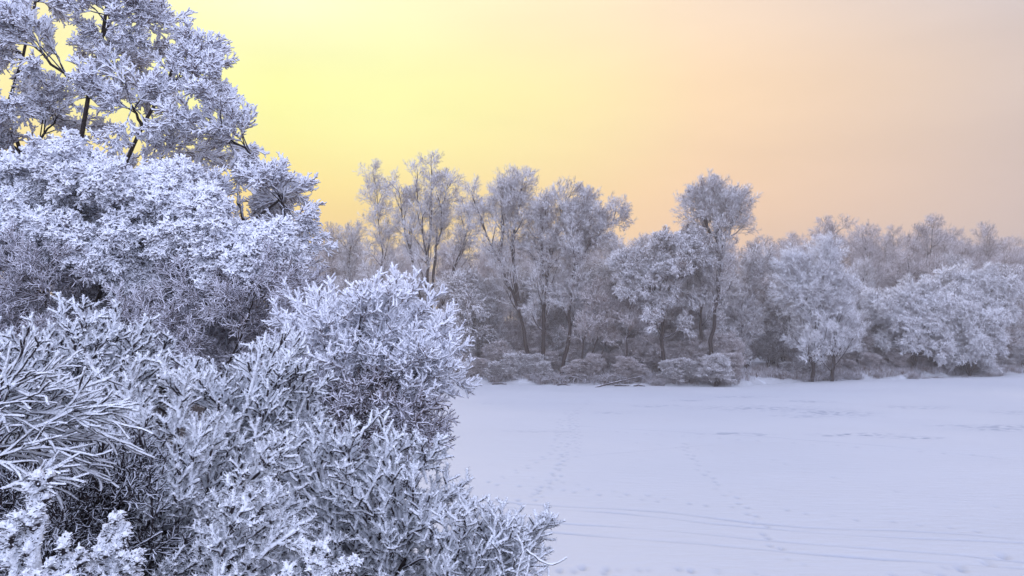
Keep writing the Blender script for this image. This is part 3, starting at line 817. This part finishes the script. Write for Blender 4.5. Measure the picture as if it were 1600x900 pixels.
def put(key, px, Y, H, label, cat='tree', group=None, name=None, wide=1.0, z=None):
    root_, H0 = protos[key]
    if key in used: r_ = copy_tree(root_)
    else: r_ = root_; used.add(key)
    p = W(px, 500, Y)
    r_.location = (p[0], p[1], hz(p[0], p[1]) - 0.1)
    s = H / H0 / (1.13 if H0 > 10 else 1.04); r_.scale = (s * wide, s * wide, s)
    r_.rotation_euler = (rng.normal(0, 0.03), rng.normal(0, 0.03), rng.uniform(0, 6.28))
    r_.name = name or 'frosted_tree'
    for k_ in ('group',):
        if k_ in r_: del r_[k_]
    tag(r_, label, cat, group); return r_


def zone(px):
    for lim, z_ in ((760, 'below the leaning flat-crowned tree'), (840, 'left of the twin trees'), (925, 'at the foot of the twin trees'), (1000, 'behind the fallen branch'), (1080, 'at the foot of the stout drooping tree'),
                    (1160, 'at the foot of the fan-crowned tree'), (1225, 'by the snowy gap in the bank'), (1330, 'below the cone-shaped tree'), (1400, 'between the cone-shaped tree and the willows'), (1480, 'below the left rounded willow'),
                    (1560, 'below the domed willow')):
        if px < lim: return z_
    return 'at the far right end'


def far_zone(px):
    for lim, z_ in ((780, 'behind the tallest bank tree'), (1000, 'behind the twin trees'), (1180, 'behind the fan-crowned tree'), (1350, 'behind the cone-shaped tree'), (1480, 'behind the left rounded willow')):
        if px < lim: return z_
    return 'behind the domed willow'


def top_h(py, Y): return W(800, py, Y)[2] - 1.6


for px, py, Y, key, lab in [
    (515, 318, 112, 'c', 'narrow pale tree showing just right of the big left tree'),
    (545, 322, 110, 'a', 'second narrow pale tree between the big left tree and the slender bank tree'),
    (1270, 332, 150, 'b', 'tree with an open crown rising from the treeline above the cone-shaped tree'),
    (1357, 326, 140, 'c', 'tallest tree of the treeline between the cone-shaped tree and the rounded willows'),
    (1443, 334, 138, 'b', 'treeline tree with two dark forked stems above the left rounded willow'),
    (1482, 332, 142, 'c', 'narrow treeline tree left of the flat-crowned one above the domed willow'),
    (1540, 328, 144, 'c', 'broad flat-crowned treeline tree above the domed willow at the far right'),
    (760, 375, 108, 'c', 'thin tree between the tallest bank tree and the leaning tree'),
    (1010, 352, 112, 'd', 'pale tree behind the stout drooping tree'),
    (960, 350, 118, 'a', 'hazy tree behind the tree leaning right'),
]:
    put(key, px, Y, top_h(py, Y), lab, 'tree')

# far treeline rows
tl_ = [(500, 345), (620, 350), (740, 352), (850, 345), (985, 345), (1010, 342), (1060, 345), (1180, 350), (1250, 345), (1330, 338), (1400, 336), (1500, 330), (1560, 340), (1600, 345), (1800, 345)]
tx, ty = zip(*tl_)
k = 0
for row_, (Y, off, step) in enumerate([(126, 44, 34), (150, 30, 24), (185, 22, 20)]):
    px = 470.0 + row_ * 9
    while px < 1720:
        py = np.interp(px, tx, ty) + off + abs(rng.normal(0, 8))
        put('cbccb'[k % 5] if row_ else 'bcac'[k % 4], px, Y + rng.uniform(-6, 6), top_h(py, Y), ('front', 'middle', 'hindmost')[row_] + ' row hazy frosted tree of the treeline ' + far_zone(px), 'tree', ('front', 'middle', 'hindmost')[row_] + ' treeline trees ' + far_zone(px), wide=rng.uniform(0.85, 1.25))
        px += step * rng.uniform(0.7, 1.3); k += 1
# middle layer of frosted trees behind the bank bushes
for px, py, Y in [(735, 430, 100), (775, 410, 101), (905, 420, 103), (945, 430, 98), (985, 410, 101), (1065, 400, 100), (1205, 420, 106), (1225, 440, 101), (1345, 430, 107), (1335, 470, 103), (1375, 450, 110),
                  (1465, 470, 112), (1580, 400, 122), (1600, 430, 117), (1640, 420, 124), (700, 450, 104), (835, 430, 106), (1010, 450, 97), (1130, 440, 105), (640, 440, 106), (1575, 470, 114), (1400, 500, 108)]:
    py += 22 if px > 1190 else 0
    put(('cvcs' if px > 1190 else 'dsdt')[k % 4] if py < 460 else 'st'[k % 2], px, Y + (4 if px > 1190 else 0), top_h(py, Y), 'middling frosted tree in the thicket ' + zone(px), 'tree', 'thicket trees ' + zone(px), wide=rng.uniform(0.9, 1.2)); k += 1
# bushes along the waterline
px = 690.0
while px < 1700:
    Xs = None
    for row_ in range(3):
        Yb = 96.0
        for _ in range(4):
            xx = (px - 800) / FPX * Yb; Yb = float(np.interp(xx, FAR[:, 0], FAR[:, 1])) + (1.6, 4.5, 8.0)[row_] + (1.6 if px > 1160 else 0)
        gap = 1150 < px < 1215
        H = rng.uniform(1.1, 2.9) if row_ == 0 else (rng.uniform(2.2, 4.6) if row_ == 1 else rng.uniform(4.5, 7.5))
        if gap and row_ < 2 or rng.random() < 0.12: continue
        key = ('vvs', 'vsv', 'svt')[row_][k % 3]
        put(key, px + rng.uniform(-9, 9), Yb + rng.uniform(-.5, .5), H, ('low tangled frosted bush on the ice edge', 'man-high frosted bush behind the edge bushes', 'tall frosted bush in the far undergrowth')[row_] + ' ' + zone(px),
            'bush', ('bushes along the waterline', 'second row of bank bushes', 'tall bank bushes')[row_] + ' ' + zone(px), name='frosted_bush', wide=(1.7, 1.3, 1.1)[row_] * rng.uniform(0.8, 1.3)); k += 1
    xx = (px - 800) / FPX * 96; Yb = float(np.interp(xx, FAR[:, 0], FAR[:, 1])) + rng.uniform(0.5, 1.3)
    if rng.random() < 0.7 and not 1165 < px < 1200:
        put('r', px + rng.uniform(-8, 8), Yb, rng.uniform(0.7, 1.5), 'frosted reed tuft on the ice edge ' + zone(px), 'reeds', 'reed tufts ' + zone(px), name='reed_tuft', wide=rng.uniform(1.0, 1.7))
    px += rng.uniform(15, 24)
put('t', 1150 - 30, 89.8, 3.2, 'wide dark bush jutting onto the ice at the point of the bank', 'bush', name='frosted_bush', wide=1.7)
put('t', 1262, 99.5, 4.2, 'white drooping bush at the waterline below the cone-shaped tree', 'bush', name='frosted_bush', wide=1.3)

# dry grass along the far shore (uncountable)
nb = 26000
gx = rng.uniform(-25, 85, nb); gy = np.interp(gx, FAR[:, 0], FAR[:, 1]) + rng.gamma(2.0, 1.4, nb) + 0.3
keep = ~((gx > 24) & (gx < 29) & (rng.random(nb) < 0.5)); gx, gy = gx[keep], gy[keep]
gz = height(gx, gy) - 0.03
h_ = rng.uniform(0.25, 0.85, len(gx)) ; lean = rng.normal(0, 0.35, (len(gx), 2)) * h_[:, None]
P = np.stack([np.stack([gx, gy, gz], -1), np.stack([gx + lean[:, 0] * 0.35, gy + lean[:, 1] * 0.35, gz + h_ * 0.6], -1), np.stack([gx + lean[:, 0], gy + lean[:, 1], gz + h_], -1)], 1)
g = Tubes(); g.add(P, taper(len(P), 3, 0.022, 0.010), 3)
tag(g.build('dry_grass', M['grass'], None), 'frosted dry grass along the far shore', 'grass', kind='stuff')

# fallen branch on the ice in front of the far bank
Yf = 89.5
base = W(960, 603, Yf); base[2] = 0.0
root = empty('fallen_branch', base); tag(root, 'long grey fallen branch sloping from the bank onto the ice', 'branch')
fb = Tubes()
for pts, r_ in [([(930, 605), (960, 597), (1005, 588)], 0.10), ([(965, 596), (985, 596), (1000, 600)], 0.05), ([(980, 592), (996, 583)], 0.04)]:
    P = resample([W(a, b_, Yf) for a, b_ in pts], 8, 0.03); fb.add(P[None], taper(1, 8, r_, r_ * 0.5), 6, 0.15)
fb.build('branch', M['far_bark'], root, base)
for px, py, ln_ in [(880, 601, 1.4), (1000, 604, 1.2), (780, 600, 1.6), (975, 605, 1.6)]:
    p = px2lake(px, py); p[1] = np.interp(p[0], FAR[:, 0], FAR[:, 1]) - 0.7; b_ = np.array([p[0], p[1], 0.03])
    r_ = empty('driftwood', b_); tag(r_, 'small dark driftwood stick half sunk in the shore snow', 'driftwood', 'driftwood sticks at the far shore')
    tb = Tubes(); P = resample([b_ + (-ln_ / 2, 0, 0), b_ + (0, 0.1, 0.07), b_ + (ln_ / 2, -0.05, 0.02)], 6, 0.03)
    tb.add(P[None], taper(1, 6, 0.11, 0.05), 6, 0.2); tb.build('stick', M['far_bark'], r_, b_)

# ------------------------------------------------------------------ frosty air
m = bpy.data.materials.new('frosty_air'); m.use_nodes = True
t = m.node_tree
for n in list(t.nodes): t.nodes.remove(n)
o_ = t.nodes.new('ShaderNodeOutputMaterial'); v_ = t.nodes.new('ShaderNodeVolumePrincipled')
v_.inputs['Color'].default_value = (0.90, 0.86, 0.88, 1); v_.inputs['Density'].default_value = 0.0016; v_.inputs['Anisotropy'].default_value = 0.2
t.links.new(v_.outputs[0], o_.inputs['Volume'])
x0, x1, y0, y1, z0, z1 = -575, 575, -75, 815, -3, 36
Vb = np.array([(x, y, z) for x in (x0, x1) for y in (y0, y1) for z in (z0, z1)], float)
Fb = np.array([(0, 1, 3, 2), (4, 6, 7, 5), (0, 4, 5, 1), (2, 3, 7, 6), (0, 2, 6, 4), (1, 5, 7, 3)])
tag(mesh_obj('haze', Vb, Fb, m, smooth_=False), kind='stuff')

print('verts', sum(len(m_.vertices) for m_ in bpy.data.meshes), 'objects', len(bpy.data.objects))
